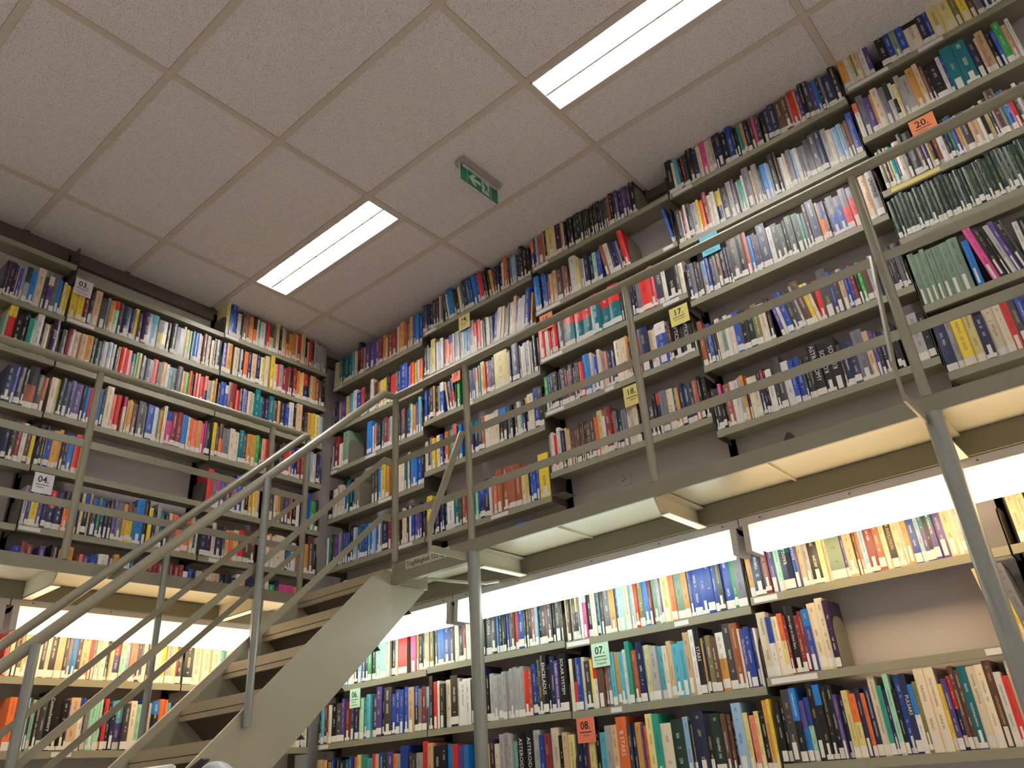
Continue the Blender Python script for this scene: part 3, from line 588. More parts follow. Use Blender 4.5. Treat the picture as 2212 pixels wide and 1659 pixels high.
ROWS = """A1R 2.83 -4.47 -3.461 W3 Y2 q2 t3 m2 t4 t4 c3 w1 O2 n3u R4 a2 P5 P5 P5 R4 O3 Y2s R5 R5 W2 O5t M3 M3 a3t b3 B3t b3
A2R 2.466 -4.458 -3.467 W1 n3 n2 O2 P2 P2 n2 a2 O2 c3 w4t b5 r3 k3 k2 K2 W3t K2 m2 O3 Y3 y3 K2 k2 r5 S2 n2 b7t b2 r2 o2 y2 s3 o3
A3R 2.13 -4.47 -3.467 S1 w2s R5t w1s W2s q5t ! _17 B4t w1 P1 u2 K2 k2 t2 R3 S2 s2 _1 R1 S2 n2 n1 m2 m2 b3 g2t w1 O2 P2 c2t s1 k1
A4R 1.757 -4.487 -3.473 k3 W4 W4 W3 B3 t2 k3 n2 T2 M2 ! _10 K3 K3 B2 W1 y3t O3t _4 n2 R1 W3 W3 t2 w2t n1 s1 B4 b3 k2
A5R 1.395 -4.501 -3.468 w2 T3 G3 R2 P4 w2 q2 K2 b2 b4 n2 k4t l3 m4 t3 b3 b3 c2 b3 l3 b4t w2 q2 n6 R4 P2 _1 w1 c3 m2 k3 W2 W2 k2 w2 b2 b2 P3 P3 n2 n2
B1R 2.89 -3.44 -2.442 n2 n2 n2 n2 n3 k3 K3 v4 W2 S2 K3< w2< B6t< g2< k2< k3< y2< w2< S3< n4t< t4t< b3< B4t< b4t< r5< k2< K2< k4t< O3< n3 n3 k3 w2 o4t K2 S3 l3 l2 k2 v2 k4t k4 k3
B2R 2.53 -3.44 -2.445 k3 K3 s2 k1 Y5t k1 w2 l2 w4 k1 u5 b.u4 w2 k1 s5 s5 c3 b3t s5t r.w3 r4 w2 w2 k1 w2 w3 s2 b4> W4> W3> s3> m2> w4> a3t> b2> w4> w3> b5t> O2>
B3R 2.19 -3.447 -3.133 b3 n3 k4 O2 k4 q2 w.b4 a2< v4< v.r3< k1 g3
B3R 2.19 -3.08 -2.452 b2 b3 n3 K2 b4 o.Y3 c2 Y5t o3 R4 P3 v2 k2 Y16t a2 n2 K2 n8t S2 W3 s3 n3 W2 n3 k4t K2
B4R 1.825 -3.453 -3.128 W3 k2 l1 r1 y3 Y5 b3 k2 o3 T2 s2 u4t n1 B3
B4R 1.825 -3.088 -2.456 t.n4 t.n4 t.n4 t.n4 M3 W5 W5 W4 B.k4 B.k4 S2 k3 n4 W3 c2 n3 y.k3 W5 b4t k4t
B5R 1.39 -3.45 -3.1 y4t n2 n2 n2 n2 n2 n2 w5 t4 m1 w1 M2 R1
B5R 1.39 -3.09 -2.46 e5 T3 e2 b2 b.n5 b.n5 w2 _1 u4 M6t M6t M6t M6t Y4 Y3 k1 b3 b3 b3 y9t !
B6R 1.035 -3.09 -2.46 w2q _3 b2q _5 B5s _3 B3s _4 B3s _1 B8t _1 w3 _8 w4
C1R 2.932 -2.426 -1.64 o.P3 b2 l2 M6 a1 k2 Y9t v5 O2 w1 k2 n2 k2 k3 G3 k3 G3 k2 k2 k2 k2 k2 k2 G2 k2 K2 b1 G2 K2 M2 k3 k2 P3 v3 P3 v2 K2 k4t !
C2R 2.598 -2.44 -1.737 B5t n1 b4t B2 p2s m1 a3 a4 m5 S3 M3 k2 w6t Y3 s3 w1 n4 n4 e3 P2 b2 M3< w4< K2< n3< P1< s2< k2< r4t< !
C2R 2.598 -1.489 -1.421 B4t< b3t< k2
C3R 2.256 -2.433 -1.83 r6 w2 w1 r2 m2 r4 k6 R2 r.t8t r.t8t r.t8t r.t8t r.t8t r.t9t k2s
C3R 2.256 -1.824 -1.422 w1 k3 n3 n3 k3 S4 r9t r5t P1 K5t{FIRST} w4t k9t K3 W4
C4R 1.899 -2.457 -1.827 g5 b3 k3 k5 v2 K6 m2 p2 K4 K3 K2 k3 r4 B6t W3t b6 W3t s4 u2 n5 n4 W6t W4t O3t K2
C4R 1.899 -1.815 -1.428 o3 r3 n9t a3 W2 w1 w.b9t K2 m2 k8t{OPTICS} k9t{OPTICS} k2
C5R 1.52 -2.442 -1.838 s3 W3 r3 w4t S1 n3 k1 a2 a3 m3 m2 m2 m3 m2 m2 k3 m4 K4 o3 Y5t w3 R6t k2 r2 t2 k4 S5 w1 W5 W4 K1
C5R 1.52 -1.818 -1.431 n4 n3 K4{OPTIK} k3 r.n4 S6 W6 t2 O3 n4 n5 n4 M4 k3 k4
D1R 2.92 -1.412 -0.842 k5t W2 c3 k2 R2 G3 k5t n3 W3 p4t W4 s2 k2 n4 k4 b4t n2 k2 T3 O2 n3 m3 p2 K3
D1R 2.92 -0.838 -0.403 k4 n4 n5 m5 m5 s1 r4 O2 P3 k3t K4t P3 B3 k2 S2 n6 k5t
D2R 2.57 -1.401 -0.921 K4 w2 R2 w2 K4 s5 y2 o3 R4t W3 w3 y.n4 w1 k5 s4 v3 w2 T3 w2 S5t a2 s4t
D2R 2.57 -0.921 -0.905 K4 k4
D2R 2.57 -0.904 -0.398 B4 l3 l2 k5t k3t w2 w3 W2 m2 S4 l2 w4 S3 S4 k5 K5t n6t s5t W4 l5 l4 m3 m3 b5t
D3R 2.19 -1.404 -1.004 n4{STAR WARS} S3 K3 K3 l.s5 b3 K3 S3 m4 k4 v2 G2 K8t k5t M4t B3 v2 v2 n2
D3R 2.19 -1.003 -0.515 n7t w4 k5 G4 k3 G5 G5 T2 S3 K3t n6t O2 b.o3 K2 K2 S.b5 S.b5 S.r5 S.r5
D3R 2.19 -0.492 -0.394 w2 a5t s5t{UNIVERSE}
D4R 1.794 -1.41 -1.096 M4t K4 b3 K2 k2 W4 q4 w2 w1 W4 b5 k6 G5 h5
D4R 1.794 -1.093 -0.537 W6 k4 P3< w3< b5< K4< K4< s2< m6t< y3< W3< r4 K8t b2 K5 a4 b3 b2 R3 G3 g3 m4 s3 l2
D4R 1.794 -0.476 -0.397 k2 K3 k2 S4 k3
D5R 1.435 -1.411 -1.177 k3 k5 p.k3 k2 M6 w3 w5 s3 O3 R.n3 W4 W5
D5R 1.435 -1.174 -0.572 n3 r.n2 k2 w5 G3 K5t w6 b4 b5 k2 k3 k3 k7t{ASTRONOMY} k7t{^KOSMOS} k7t{^KOSMOS} m2 n5 n5 S8t a4 P3 K2 n4 K3
D5R 1.435 -0.562 -0.402 k3 k2 _5 K5 s7 k5
E1R 2.98 -0.384 0.378 O5t w3 Y2 g1 a4 w4 P3 _6 k6 b4t q4 b5 k.W9u n5 b3 Y7t Y7 h4 y5 m4 S4 n4 t3 q5 _2 n4
E2R 2.644 -0.375 0.31 u.w4 S6t P5 O2 W6t S5 G.w4t w.k3 Y3 s4t s6 O6t a4t m3 k3 k8 w3 b2 t9t t10t n6 a2 a6t k4 b3 g5t a4 w3
E3R 2.307 -0.372 0.249 h3 G4 O2 T4 b2 W6 k4t K7t m4 P4 y2 k3 M4 w5 k2 n3 g2 b4 O2 W2 K6 a7 w3 k3 Y3 K3 m7t c2 b4 r3 K4 w3 n4
E4R 2.031 -0.387 0.245 G3 G3 G3 G3 G3 G3 G3 G3 G3 G3 G3 G3 G3 G3 G3 G3 G3 G3 G3 G3 G3 G3 G3 G3 G3 G3 G3 G3 G3 G3 G3 G3 G3 G3
E5R 1.676 -0.376 0.145 q5t q5t q4t q5t q6t q7t q8t _2 B5 p6u< k5t< k3< s4t< P4t< k5t< w4 k5 n5 S4 K6 a3
E6R 1.351 -0.374 0.073 n8t s5t y8t Y7t n7 W8t W5 r5t K5 b5 n6 W4 k6 t5 K5
F1R 0.6 -4.539 -3.153 R3 n4 a3 W2 w2 k2 a3 R3 B3 W5 k3 l3 n3 n3 g3 k3 e4 e5 W3 k4 W2 r7 ! _3 p4 O2 k3 G2 a3 h3 K3 B4 b5 K3 W3 k3 r2
F2R 0.275 -4.462 -3.157 n3 c3 R3 m2 W3 k5 K6 P3 R5 w2 n4 n4 Y2 e3 t3 c4 K6 P5t k2 K7t b4 b4 b4 b4 a5 b.k4 S3 R4 l3 k3t r4 w2 k4 W5 k6t s2 w6
F3R -0.06 -4.493 -3.159 a5 a3 k2 O3 b3 _2 k4 n4 t4 b3 o4 Y3 T5 c5 r2 a3 b4 G3 P5 o3 s3 b.O6t K3 K3 s5 r4t a4t k6 k4 B4 r4 P4 B3
G1R 0.61 -3.174 -3.083 K3 W3 k3
G1R 0.61 -3.079 -2.459 y3t K8t{JUPITER} K7t{SATURN} K6t B2 k4 k4 b3 m2 m5 r3 b6 G2 m3 k3 M4 l3 k3 K5 r1 K5 k2 K6 k2
G2R 0.275 -3.19 -3.085 w5 k3
G2R 0.275 -3.076 -2.466 Y3 n7t k5 s5 s5 s5 s5 s4 s4 s4 s4 s4 r6 M3 b5 k2 K5t k6t{ENCELADUS} k3 n5t P5{PLANETS AND MOONS} k9t{SOLAR SYSTEM}
G3R -0.06 -3.08 -2.475 S6 y6 v6 W5 s5t s5t s4t e6 k8t{ASTEROIDS} k8t{ASTEROIDS} s7t b5 R6 W8t k4 a5 Y6
H1R 0.6 -2.441 -1.722 a4 m3 W3 K4 y.k3 S3 w4 w.p5 k6 W6 n3t c1 m4 S8 O7 b4 e8 W6 l4 y2 r4 h6 B6 R4 q6 s4 P2 Y9 o6 q8 O6
H1R 0.6 -1.725 -1.429 b5 b8 b7 b7 b4 K6 b9 g4 S9t
H2R 0.27 -2.438 -1.681 W4 k.r4 b6 W4 K7 y3 r.w5 m8 M3 S6 c5 O5 c5 w4 T5t M6 n7t l3 Y5 s8 c6 W5 a5 c7 c7 a6t w5t k6t{STARS} O5
H2R 0.27 -1.692 -1.432 n2 h5 m5 w.O7 K7t M7t W2 P4{The Physics of Stars} b5 P3 w2 !
H3R -0.06 -2.451 -1.671 n6 n6 R3 Y6 k6 c7 s6 a7 o11t{B STARS} K4 n5 O6 P2 o4 Y7t T7t W11 G12 l5 k5 n11t k6 G9
H3R -0.06 -1.668 -1.436 m7 m6 k4 l13t Y7 n2 u6 Y6 k8 O6t y4t
I1R 0.634 -1.405 -0.993 O5 n9t R5{CLASSICAL NOVAE} P6 e5 t.n9t{Supernova} t.b5t{Supernova} a4 s5 k8t Y4 W3 q11t
I1R 0.634 -0.994 -0.536 P3 a8 m4 o3 l5 R8 M6 a5 k6{STELLAR EVOLUTION} a6 s3 O5 b6 l4 t.P4 k3 t.P5{The Universe} t.P7 a7 W4 s3 !
I2R 0.3 -1.407 -1.103 W9t b.w5 W6 o.Y5 R3 k8t{New Light on Dark Stars} R4 R4 B.b6 W8t W7t v5t !
I2R 0.3 -0.544 -0.416 a7t< W7t< y4< S8t<
I3R -0.026 -1.405 -0.41 k6 k5 K9t B.k7t P.B6 b.e6 k7t B.k7t k6t k6t P4 n6 Y6 o.Y7 n5 o4 n6 W7t T5 n4 e5t k4 b6t n6t{PULSARS} B.w5 h4 W9u W9u y4 P5 r.n4 m4t m4t t7t W8t W7t m7t w6 r5 W9t k5 n5 W6 a6 K5
J1R 0.634 -0.363 -0.103 a5 a5 k9t w4 K5 n6 a5 W5
L1L 2.6 1.006 1.362 n2 m2 v5 v3 w1 P4 l3 G.s5 B6 W8t K4 w.P5 S5t B4 n2 Y3 y4
L2L 2.3 1.071 1.361 e2 y.r9t k8 k7 T8 w8t n3 W6 m3 v8t{JAVA} k2
L3L 1.975 1.141 1.344 n8 b4 v6 k4 k.M10t K6 M5
L4L 1.66 1.209 1.35 n4 k5 R5 w4 m4 y3
M1L 2.606 1.377 1.658 y8 y7 R6 n6 a8t K8 l3 O6 r.e7
M1L 2.606 1.657 2.356 K3 n8 n4 y4 K4 v8 c.l7 s.Y9 k5 K5 S8 W2 Y4 e3 n2 B5 w2 R3 m4 W3 k2 W3 m3 G5
M2L 2.3 1.377 1.776 S5 R6 W7 a6 O6 G4 G5 n3 w4 l.w4 k1 w3 n3 O3 r5 r6
M2L 2.3 1.778 2.374 t.s5 e2 Y3 k4 w2 n7 r5 K4 a6 w3 t5 k4 S6 O4 g4 o3 k3 r4 W2 r6 u.n4 s5 Y3 O2
M3L 1.98 1.372 1.605 W5 Y3 G4 n5 P.n4 P7 k3 B4 r3
M3L 1.98 1.637 1.843 B3 K3 W6t u3 r5 _3 p.w3 O2 O2 O2
M3L 1.98 1.849 2.352 m4 K6 s2 b6 w3 c2 O3 W3t b.p5 R5 R5 B5 W2 o3 u5 O4 p3 p1 k5
M4L 1.667 1.374 1.634 k3 K3 h1 b4 O5 O3 k3 n3 B5 r5 Y3 P3
M5L 1.334 1.363 1.949 s3 b2 w.y5 P4 n3 r.n5 n6 k.o4 o3 b4 _1 Y2 b.n4 y2 b.n5 g2 b.n4 n3 k3 P3 S5 O3 m.y5
M5L 1.334 1.931 2.356 S4 B6t k4t y3 k3 s3t t3 _1 K3 W3 o4 u5 o6 a3 t2 W2
M6L 1.035 1.385 1.998 b4 R3 R3 _4 P3 _3 k4 O4 O4 _4 u2 P4 b4 _1 w6 k1 s2 O3 _4 w3 t3
M6L 1.035 2.047 2.387 R3 R3 R3 R3 R3 R3 R3 R3 w3 b3
N1L 2.91 2.373 3.252 Y3u t1 b6t k2 w4 k1 m4 w1 R2 O5 k.u3 W2 T2 w6 P1 r3 m.Y5 S3 Y4t k3 W2 a3 m.o3 O4 O4 W2 r5 Y5t k3 w2 r3 k3 s3t s2 s2 s2 s2 s2 s3
N2L 2.61 2.381 3.248 P4 O5 _2 W5 k1 k4 o4 n4 a5 n4 Y5 W4t _1 y4t a4 r2 s4 R5 R3 k3 R3 m2 o3 Y2 Y2 r.n5 k2 a3 O4 M4 m3 k4
N3L 2.3 2.38 3.265 n2 b5 w.b3 R8t r3 v3 S2 b3 a5 e2 t5t t3 v3 v4 t5t K4 O3 n6 b4 w5t k3 a6t k3 K4 O5 y3 Y6 l4
N4L 1.99 2.375 3.253 y3 K2 m.o3 S6 W4 W4 t4 K3 O4 O4 g3 k2 a3 r3 m4 K4 _3 K2 K2 r5 o2 b3 n3 R4 R2 Y2 k3 _2 l2 W4 n3 b2
N5L 1.643 2.373 3.266 r4t S3 p.w3 b4 m4 P2 O2 b5t W2 k3 O3 y3 a2 K1 _5 k2 K4 a3 O3 K3 P3 m2 o2 k3 W3 _2 b7t g5 k3
N6L 1.333 2.366 3.265 n4 v4 W3 n5 m2 a3 o3 Y4 r4 m5 m4 _6 K2 w3 o2 w3 W6 W3 n2 B3 W4 _2 k.a5 O3 m5t k3
N7L 1.035 2.357 3.096 s3 _2 W3 a4 n3 k.O3 n3 w3 O2 n4 _7 w2 g4 n2 p5 p5 O1
Q1L 0.593 1.439 2.355 r3 P1 Y3 r.k4 h3 a5 W3 a3 W3 K4 W3 K5 a6 K3 S3 B4 K4 a7 r3 S3 W4 e5 K3 a3 r.P6 e5 l4 u6 K4 P2 W4 K3 W6 W5 y4 s6 Y4 r1 K5
Q1L 0.593 2.371 3.095 k4 W4 W4 W4 c3 W3 O3 h2 b3 a5 W4 k4 a3 r3 W4
Q2L 0.26 1.511 2.42 o5 n3 l6 K2 e3 k4 K4 k6t{Cosmochemistry} k5 k5 P1 a7 b.w4 K1 s3 e5 e4 n2 r3 n3 c.n4 c.P6 K5 W5 e4 b4 W5 B.k6 o5 o2 c3 k5 W3 u3 b.S4
Q2L 0.26 3.162 3.255 W3 w3 k2 W4 s3 W4"""
WHERE = dict(A="right wall's corner bay", B='yellow and salmon sign bay', C='two yellow signs bay', D='cyan sign bay', E='upper orange sign bay', F='mint sign bay beside stairs',
 G='lower bay behind steel column', H='mint and salmon sign bay', I='lower bay with empty shelf', J='lower right edge bay', L='upper left edge bay', M='white sign bay',
 N="left wall's corner bay", Q='lower bay behind stair rails')
NTH = ['', 'top', 'second', 'third', 'fourth', 'fifth', 'sixth', 'lowest']
_o = ['', 'first', 'second', 'third', 'fourth', 'fifth', 'sixth', 'seventh', 'eighth', 'ninth', 'tenth', 'eleventh', 'twelfth', 'thirteenth', 'fourteenth', 'fifteenth',
      'sixteenth', 'seventeenth', 'eighteenth', 'nineteenth', 'twentieth']
ORD = _o+['twenty-'+x for x in _o[1:10]]+['thirtieth']+['thirty-'+x for x in _o[1:10]]
TOK = re.compile(r'(?:([A-Za-z])\.)?([A-Za-z])(\d+)([stuq]?)([<>]?)(?:\{([^}]*)\})?$')
HGT = {'': (.212, .240), 's': (.185, .2), 't': (.252, .272), 'u': (.285, .30), 'q': (.165, .175)}
rng = random.Random(7)
books, ends = [], []
for line in ROWS.strip().split('\n'):
    head, z, u0, u1, rest = line.split(' ', 4)
    bay, rank, wall = head[0], int(head[1]), head[2]; z, u0, u1 = float(z)+LIP, float(u0), float(u1)
    toks = re.findall(r'(?:[^\s{]|\{[^}]*\})+', rest)
    E = XB if wall == 'R' else YBn
    for e in E:                                   # keep clear of the side plates
        if abs(u0-e) < .03: u0 = e+.008
        if abs(u1-e) < .03: u1 = e-.008
    if wall == 'R': u0 = max(u0, -4.472)
    else: u1 = min(u1, 3.242)
    items = []
    for k in toks:
        if k == '!': items.append(('!', 0)); continue
        if k[0] == '_': items.append(('_', int(k[1:]))); continue
        g = TOK.match(k); items.append((g, int(g.group(3))))
    gap = .030; n = len(items); extra = []
    for i, (g, w) in enumerate(items):
        lean = g.group(5) if not isinstance(g, str) else ''
        pl = items[i-1][0].group(5) if i and not isinstance(items[i-1][0], str) else ''
        nl = items[i+1][0].group(5) if i+1 < n and not isinstance(items[i+1][0], str) else ''
        extra.append((gap if lean == '<' and pl != '<' else 0, gap if lean == '>' and nl != '>' else 0))
    tot = sum(w for _, w in items); sc = (u1-u0-sum(a+b for a, b in extra))/max(tot, 1)
    u = u0; row = []
    for (g, w), (ea, eb) in zip(items, extra):
        if isinstance(g, str):
            if g == '!': ends.append((bay, rank, wall, u, z))
            u += w*sc; continue
        u += ea
        top, col, _, hc, lean, title = g.groups()
        h = rng.uniform(*HGT[hc]); 
        if bay in 'FGHIJQ': h = min(h*1.05, .285)
        if rank >= 6 and not hc: h = rng.uniform(.19, .225)
        lb = min(h, {('E', 4): .235}.get((bay, rank), 9))
        jit = lambda c: tuple(min(1, max(0, x*f)) for x, f in zip(lin(c), [rng.uniform(.86, 1.14)]*3))
        wid = w*sc
        row.append(dict(bay=bay, rank=rank, wall=wall, u=u, w=wid-.0006, h=lb, z=z, col=col, top=top, c1=jit(PAL[col][1]), c2=jit(PAL[top][1]) if top else None,
                        tan=(-.13 if lean == '<' else .13 if lean == '>' else 0), title=title, v=rng.uniform(0, .012) if rng.random() < .8 else rng.uniform(0, .02),
                        d=rng.uniform(.135, .15), hard=rng.random() < .45 and wid > .014, st=rng.random(), seed=rng.randrange(1, 900), row=line[:3]))
        u += wid+eb
    books += row

def spine_front(b):
    """front outline across the spine: (u, v) points"""
    w = b['w']; bul = min(.004, w*.12) if b['hard'] else min(.0012, w*.05)
    n = 5 if b['hard'] else 2
    return [(w*i/n, -bul*math.sin(math.pi*i/n)) for i in range(n+1)]
def book_geo(b, base=(0, 0, 0)):
    """returns verts, faces, face colours, print colours, uvs, smooth"""
    bx, by, bz = base; w, h, d, tan = b['w'], b['h'], b['d'], b['tan']
    fr = spine_front(b); n = len(fr)-1
    cuts = [0, .55*h if b['c2'] else h*.5, h] if b['c2'] else [0, h]
    if b['c2'] and b['st'] > .6: cuts[1] = .72*h
    V, F, CO, PR, UV, SM = [], [], [], [], [], []
    dark = sum(b['c1'])/3 < .16
    pr = (.80, .77, .66) if dark and b['st'] < .7 else ((.62, .48, .16) if dark else (.035, .03, .04))
    if b['bay'] == 'E' and b['rank'] == 4: pr = (.45, .40, .12)
    def P(u, v, z): return (bx+u+z*tan, by+v, bz+z)
    def face(ps, col, prt, al, uvs, sm=False):
        o = len(V); V.extend(ps); F.append(tuple(range(o, o+len(ps)))); CO.append((*col, 1)); PR.append((*prt, al)); UV.append(uvs); SM.append(sm)
    page = (.66, .58, .44)
    for ci in range(len(cuts)-1):
        z0, z1 = cuts[ci], cuts[ci+1]; col = b['c2'] if ci == 1 else b['c1']
        for i in range(n):
            (ua, va), (ub, vb) = fr[i], fr[i+1]
            sd = b['seed']
            face([P(ua, va, z0), P(ub, vb, z0), P(ub, vb, z1), P(ua, va, z1)], col, pr, 0 if b['title'] else 1,
                 [(sd+.02+.96*ua/w, z0/h), (sd+.02+.96*ub/w, z0/h), (sd+.02+.96*ub/w, z1/h), (sd+.02+.96*ua/w, z1/h)])
        z = [(0, 0)]*4
        face([P(0, d, z0), P(0, 0, z0), P(0, 0, z1), P(0, d, z1)], col, col, 0, z)
        face([P(w, 0, z0), P(w, d, z0), P(w, d, z1), P(w, 0, z1)], col, col, 0, z)
    z = [(0, 0)]*4; bt = min(.0022, w*.2); g = .003
    # boards top and bottom edges with the page block set in
    for (zz, s) in ((0, 1), (h, -1)):
        for (ua, ub) in ((0, bt), (w-bt, w)):
            face([P(ua, 0, zz), P(ub, 0, zz), P(ub, d, zz), P(ua, d, zz)], b['c1'], b['c1'], 0, z)
        face([P(bt, .002, zz+s*g), P(w-bt, .002, zz+s*g), P(w-bt, d-g, zz+s*g), P(bt, d-g, zz+s*g)], page, page, 0, z)
        face([P(u_, v_, zz) for u_, v_ in fr]+[P(w-bt, .002, zz), P(bt, .002, zz)], b['c1'], b['c1'], 0, [(0, 0)]*(n+3))
        face([P(bt, .002, zz), P(w-bt, .002, zz), P(w-bt, .002, zz+s*g), P(bt, .002, zz+s*g)], b['c1'], b['c1'], 0, z)
    face([P(bt, d-g, 0), P(w-bt, d-g, 0), P(w-bt, d-g, h), P(bt, d-g, h)], page, page, 0, z)
    face([P(0, d, 0), P(bt, d, 0), P(bt, d, h), P(0, d, h)], b['c1'], b['c1'], 0, z)
    face([P(w-bt, d, 0), P(w, d, 0), P(w, d, h), P(w-bt, d, h)], b['c1'], b['c1'], 0, z)
    return V, F, CO, PR, UV, SM
def label_geo(b, base=(0, 0, 0)):
    """call number label wrapped on the spine"""
    bx, by, bz = base; w, tan = b['w'], b['tan']; fr = spine_front(b)
    lower = b['bay'] in 'FGHIJQ'
    big = b['w'] > .02
    z0 = .004+.012*((b['seed'] % 7)/7 if b['seed'] % 3 == 0 else 0)
    parts = []
    hh = .030 if not lower else .034
    s = b['st']
    if s < .52 or b['w'] < .011: parts.append((.0, 1.0, z0, z0+hh*(1+.3*s)))
    elif s < .80: parts += [(.0, 1.0, z0, z0+.018), (.33, .72, z0, z0+.058)]
    else: parts.append((.2, .75, z0, z0+.062))
    if b['bay'] == 'E' and b['rank'] == 5: parts = [(.2, .55, z0, z0+.075)]
    V, F = [], []
    for a0, a1, za, zb in parts:
        ks = sorted({a0*w, a1*w} | {u for u, _ in fr if a0*w < u < a1*w})
        def vv(u):
            for (ua, va), (ub, vb) in zip(fr, fr[1:]):
                if ua-1e-9 <= u <= ub+1e-9: return va+(vb-va)*(u-ua)/max(1e-9, ub-ua)
            return 0
        for ua, ub in zip(ks, ks[1:]):
            o = len(V); e = .0004 if a1-a0 == 1 else .0006
            V += [(bx+ua+za*tan, by+vv(ua)-e, bz+za), (bx+ub+za*tan, by+vv(ub)-e, bz+za), (bx+ub+zb*tan, by+vv(ub)-e, bz+zb), (bx+ua+zb*tan, by+vv(ua)-e, bz+zb)]
            F.append((o, o+1, o+2, o+3))
    return V, F
def book_mesh(name, items):
    """items: (book, base) -> one mesh with cover, print attributes and uv"""
    V, F, CO, PR, UV, MI = [], [], [], [], [], []
    for b, base, withlab in items:
        v, f, co, pr, uv, sm = book_geo(b, base); o = len(V)
        V += v; F += [tuple(i+o for i in x) for x in f]; CO += co; PR += pr; UV += uv; MI += [0]*len(f)
        if withlab:
            v, f = label_geo(b, base); o = len(V); V += v; F += [tuple(i+o for i in x) for x in f]
            CO += [(.7, .68, .65, 1)]*len(f); PR += [(0, 0, 0, 0)]*len(f); UV += [[(0, 0)]*4]*len(f); MI += [1]*len(f)
    me = bpy.data.meshes.new(name); me.from_pydata(V, [], F)
    me.materials.append(M['book'])
    if any(MI): me.materials.append(M['label'])
    me.polygons.foreach_set('material_index', MI)
    a = me.attributes.new('cover', 'FLOAT_COLOR', 'CORNER'); p = me.attributes.new('print', 'FLOAT_COLOR', 'CORNER')
    fa, fp, fu = [], [], []
    for f, c, r_, u_ in zip(F, CO, PR, UV):
        for j in range(len(f)): fa += c; fp += r_; fu += u_[j]
    a.data.foreach_set('color', fa); p.data.foreach_set('color', fp)
    me.uv_layers.new(name='UVMap').data.foreach_set('uv', fu)
    me.update(); return me

# which 300 show largest: projected spine size, thinned by what stands in front
R3 = Matrix(ROT)
def project(p):
    q = R3 @ Vector(p)
    return (1106+1679.51*q.x/q.z, 829.5+1679.51*q.y/q.z) if q.z > .1 else None
bpy.context.view_layer.update()
dg = bpy.context.evaluated_depsgraph_get()
for b in books:
    ps = [project(Wp(b['wall'], b['u']+du, b['v'], b['z']+dz)) for du, dz in ((0, 0), (b['w'], 0), (b['w'], b['h']), (0, b['h']))]
    b['area'] = 0
    if None in ps: continue
    A = abs(sum(ps[i][0]*ps[(i+1) % 4][1]-ps[(i+1) % 4][0]*ps[i][1] for i in range(4)))/2
    seen = 0
    for i in range(6):
        P = Vector(Wp(b['wall'], b['u']+b['w']*.5, b['v']-.006, b['z']+b['h']*(i+.5)/6)); s = project(P)
        if not (0 <= s[0] <= 2212 and 0 <= s[1] <= 1659): continue
        hit = scene.ray_cast(dg, Vector((0, 0, 0)), P.normalized(), distance=P.length-.01)
        seen += not hit[0]
    b['area'] = A*seen/6; b['seen'] = seen
order = sorted((b for b in books if b['area'] > 0), key=lambda b: -b['area']*(3 if b['title'] else 1))
single = set(id(b) for b in order[:300])

# labels
from collections import Counter, defaultdict
rows_ = defaultdict(list)
for b in books: rows_[(b['bay'], b['rank'])].append(b)
def cname(b): return PAL[b['top']][0]+' and '+PAL[b['col']][0] if b['top'] else PAL[b['col']][0]
for (bay, rank), bs in rows_.items():
    bs.sort(key=lambda b: b['u'])
    vis = [b for b in bs if b['area'] > 0] or bs
    ordn = Counter()
    for b in bs:
        if b['area'] <= 0 and bs is not vis: pass
        ordn[cname(b)] += 1; b['ord'] = ordn[cname(b)]
    for b in bs: b['many'] = ordn[cname(b)]
    for i, b in enumerate(bs):
        l = cname(bs[i-1]) if i and bs[i-1]['u']+bs[i-1]['w'] > b['u']-.03 else None
        r = cname(bs[i+1]) if i+1 < len(bs) and b['u']+b['w'] > bs[i+1]['u']-.03 else None
        b['nb'] = (l, r)
def shelf_word(b): return NTH[b['rank']]+' shelf'
NO_TITLE = ('STAR WARS', 'JAVA')
def mk_label(b):
    size = 'thin ' if b['w'] < .015 else 'thick ' if b['w'] > .034 else ''
    if b['tan']: size = 'leaning '
    elif b['h'] > .28: size = 'tall '
    c = cname(b); end = ', %s, %s' % (shelf_word(b), WHERE[b['bay']])
    if b['title'] and b['title'] not in NO_TITLE:
        return '%s book titled %s%s' % (c, b['title'].lstrip('^'), end)
    if b['many'] == 1: return '%s%s book, only one of that colour%s' % (size, c, end)
    l, r = b['nb']
    if l and r and l != c and r != c and ' and ' not in l+r:
        cand = '%s book between %s and %s%s' % (c, l, r, end)
        if len(cand.split()) <= 15 and CAND[cand] == 1: return cand
    return '%s%s book, %s of its colour%s' % (size if len(c.split()) < 3 else '', c, ORD[b['ord']], end)
CAND = Counter()
for b in books:
    l, r = b['nb']; c = cname(b)
    if l and r: CAND['%s book between %s and %s, %s, %s' % (c, l, r, shelf_word(b), WHERE[b['bay']])] += 1
titled = Counter()
used = Counter()
stuff = []
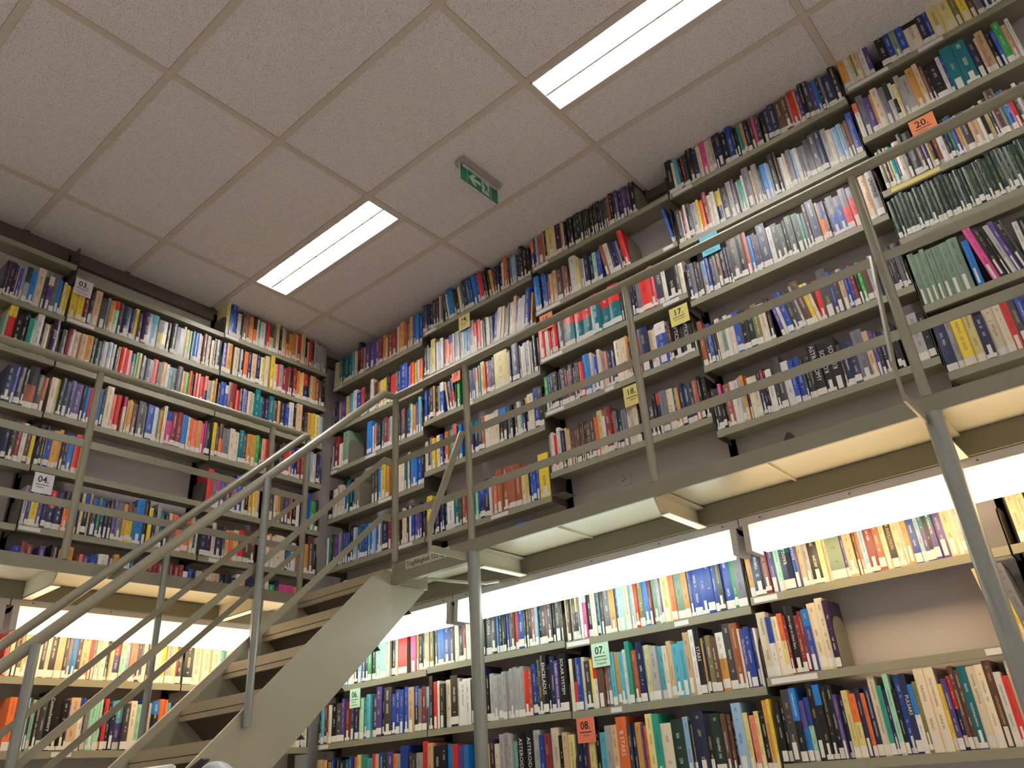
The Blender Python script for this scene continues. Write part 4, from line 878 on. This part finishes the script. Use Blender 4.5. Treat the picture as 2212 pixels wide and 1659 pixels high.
for b in books:
    base = Wp(b['wall'], b['u'], b['v'], b['z'])
    if id(b) not in single:
        if b['area'] > 0 or b['rank'] < 8:
            stuff.append(b)
        continue
    o = bpy.data.objects.new('book', book_mesh('book', [(b, (0, 0, 0), False)])); C.objects.link(o)
    o.location = base; o.rotation_euler = (0, 0, W(b['wall'])[1])
    lb = ' '.join(mk_label(b).split())
    if len(lb.split()) > 14: lb = lb.replace(' of its colour', '').replace('only one of that colour', 'single one').replace('the right one of two', 'right one')
    if len(lb.split()) > 16: print('LONG', lb)
    if used[lb]:
        lb = '%s book titled %s, the right one of two, %s, %s' % (cname(b), b['title'].lstrip('^'), shelf_word(b), WHERE[b['bay']]) if b['title'] else lb.replace(' book', ' volume', 1)
    used[lb] += 1
    tag(o, lb, 'book', 'books on the %s of the %s' % (shelf_word(b), WHERE[b['bay']]))
    v, f = label_geo(b)
    me = bpy.data.meshes.new('spine_label'); me.from_pydata(v, [], f); me.materials.append(M['label'])
    s = bpy.data.objects.new('spine_label', me); C.objects.link(s); s.parent = o
    if b['title']:
        tx = b['title']; up = tx.startswith('^'); tx = tx.lstrip('^')
        hh = b['h']-.075; size = min(b['w']*.80, .030, hh*1.55/max(4, len(tx)))
        mt = M['title'] if sum(b['c1'])/3 < .25 or b['col'] in 'Mrot' else M['ink']
        if tx in ('STELLAR EVOLUTION', 'CLASSICAL NOVAE'): mt = M['gold']
        q = bpy.data.objects.new('title', text_mesh(tx, size, mt)); C.objects.link(q); q.parent = o
        zc = .065+hh*.5
        bul = -(min(.004, b['w']*.12) if b['hard'] else .0012)-.0008
        q.location = (b['w']*.5+zc*b['tan'], bul, zc)
        rx = Matrix(((0, 1, 0), (0, 0, -1), (-1, 0, 0))) if not up else Matrix(((0, -1, 0), (0, 0, -1), (1, 0, 0)))
        q.rotation_euler = rx.to_euler()
# everything smaller goes into one mass
allm = []
for b in stuff:
    if b['wall'] == 'R': allm.append((b, Wp('R', b['u'], b['v'], b['z']), True))
right = [x for x in allm]
# the left wall's books are turned into the same mesh
me_r = book_mesh('shelved_books', right)
me_l = book_mesh('shelved_books_left', [(b, (b['u'], b['v'], b['z']), True) for b in stuff if b['wall'] == 'L'])
bm = bmesh.new(); bm.from_mesh(me_l); bmesh.ops.transform(bm, matrix=Matrix.Translation((FL, 0, 0)) @ Matrix.Rotation(math.pi/2, 4, 'Z'), verts=bm.verts)
bm.from_mesh(me_r); bm.to_mesh(me_r); bm.free(); bpy.data.meshes.remove(me_l)
o = bpy.data.objects.new('shelved_books', me_r); C.objects.link(o)
tag(o, 'the many smaller and farther books filling the remaining shelf space', 'books', kind='stuff')

# bookends
be_n = Counter()
for bay, rank, wall, u, z in ends:
    h, d, r = .205, .15, .06
    pts = [(0.004, 0)]+[(.004+r-r*math.cos(a), h-r+r*math.sin(a)) for a in [i*math.pi/12 for i in range(7)]]+[(d-r+r*math.sin(a), h-r+r*math.cos(a)) for a in [i*math.pi/12 for i in range(7)]]+[(d, 0)]
    m = MB().prism(pts, 'x', .001, .0025).box(.001, .09, .01, .12, 0, .0012)
    t = m.build('bookend', M['bookend'], None, Wp(wall, u, 0, z+.0003), W(wall)[1])
    tag(t, 'grey sheet metal bookend on the %s, %s' % (NTH[rank]+' shelf', WHERE[bay]), 'bookend')
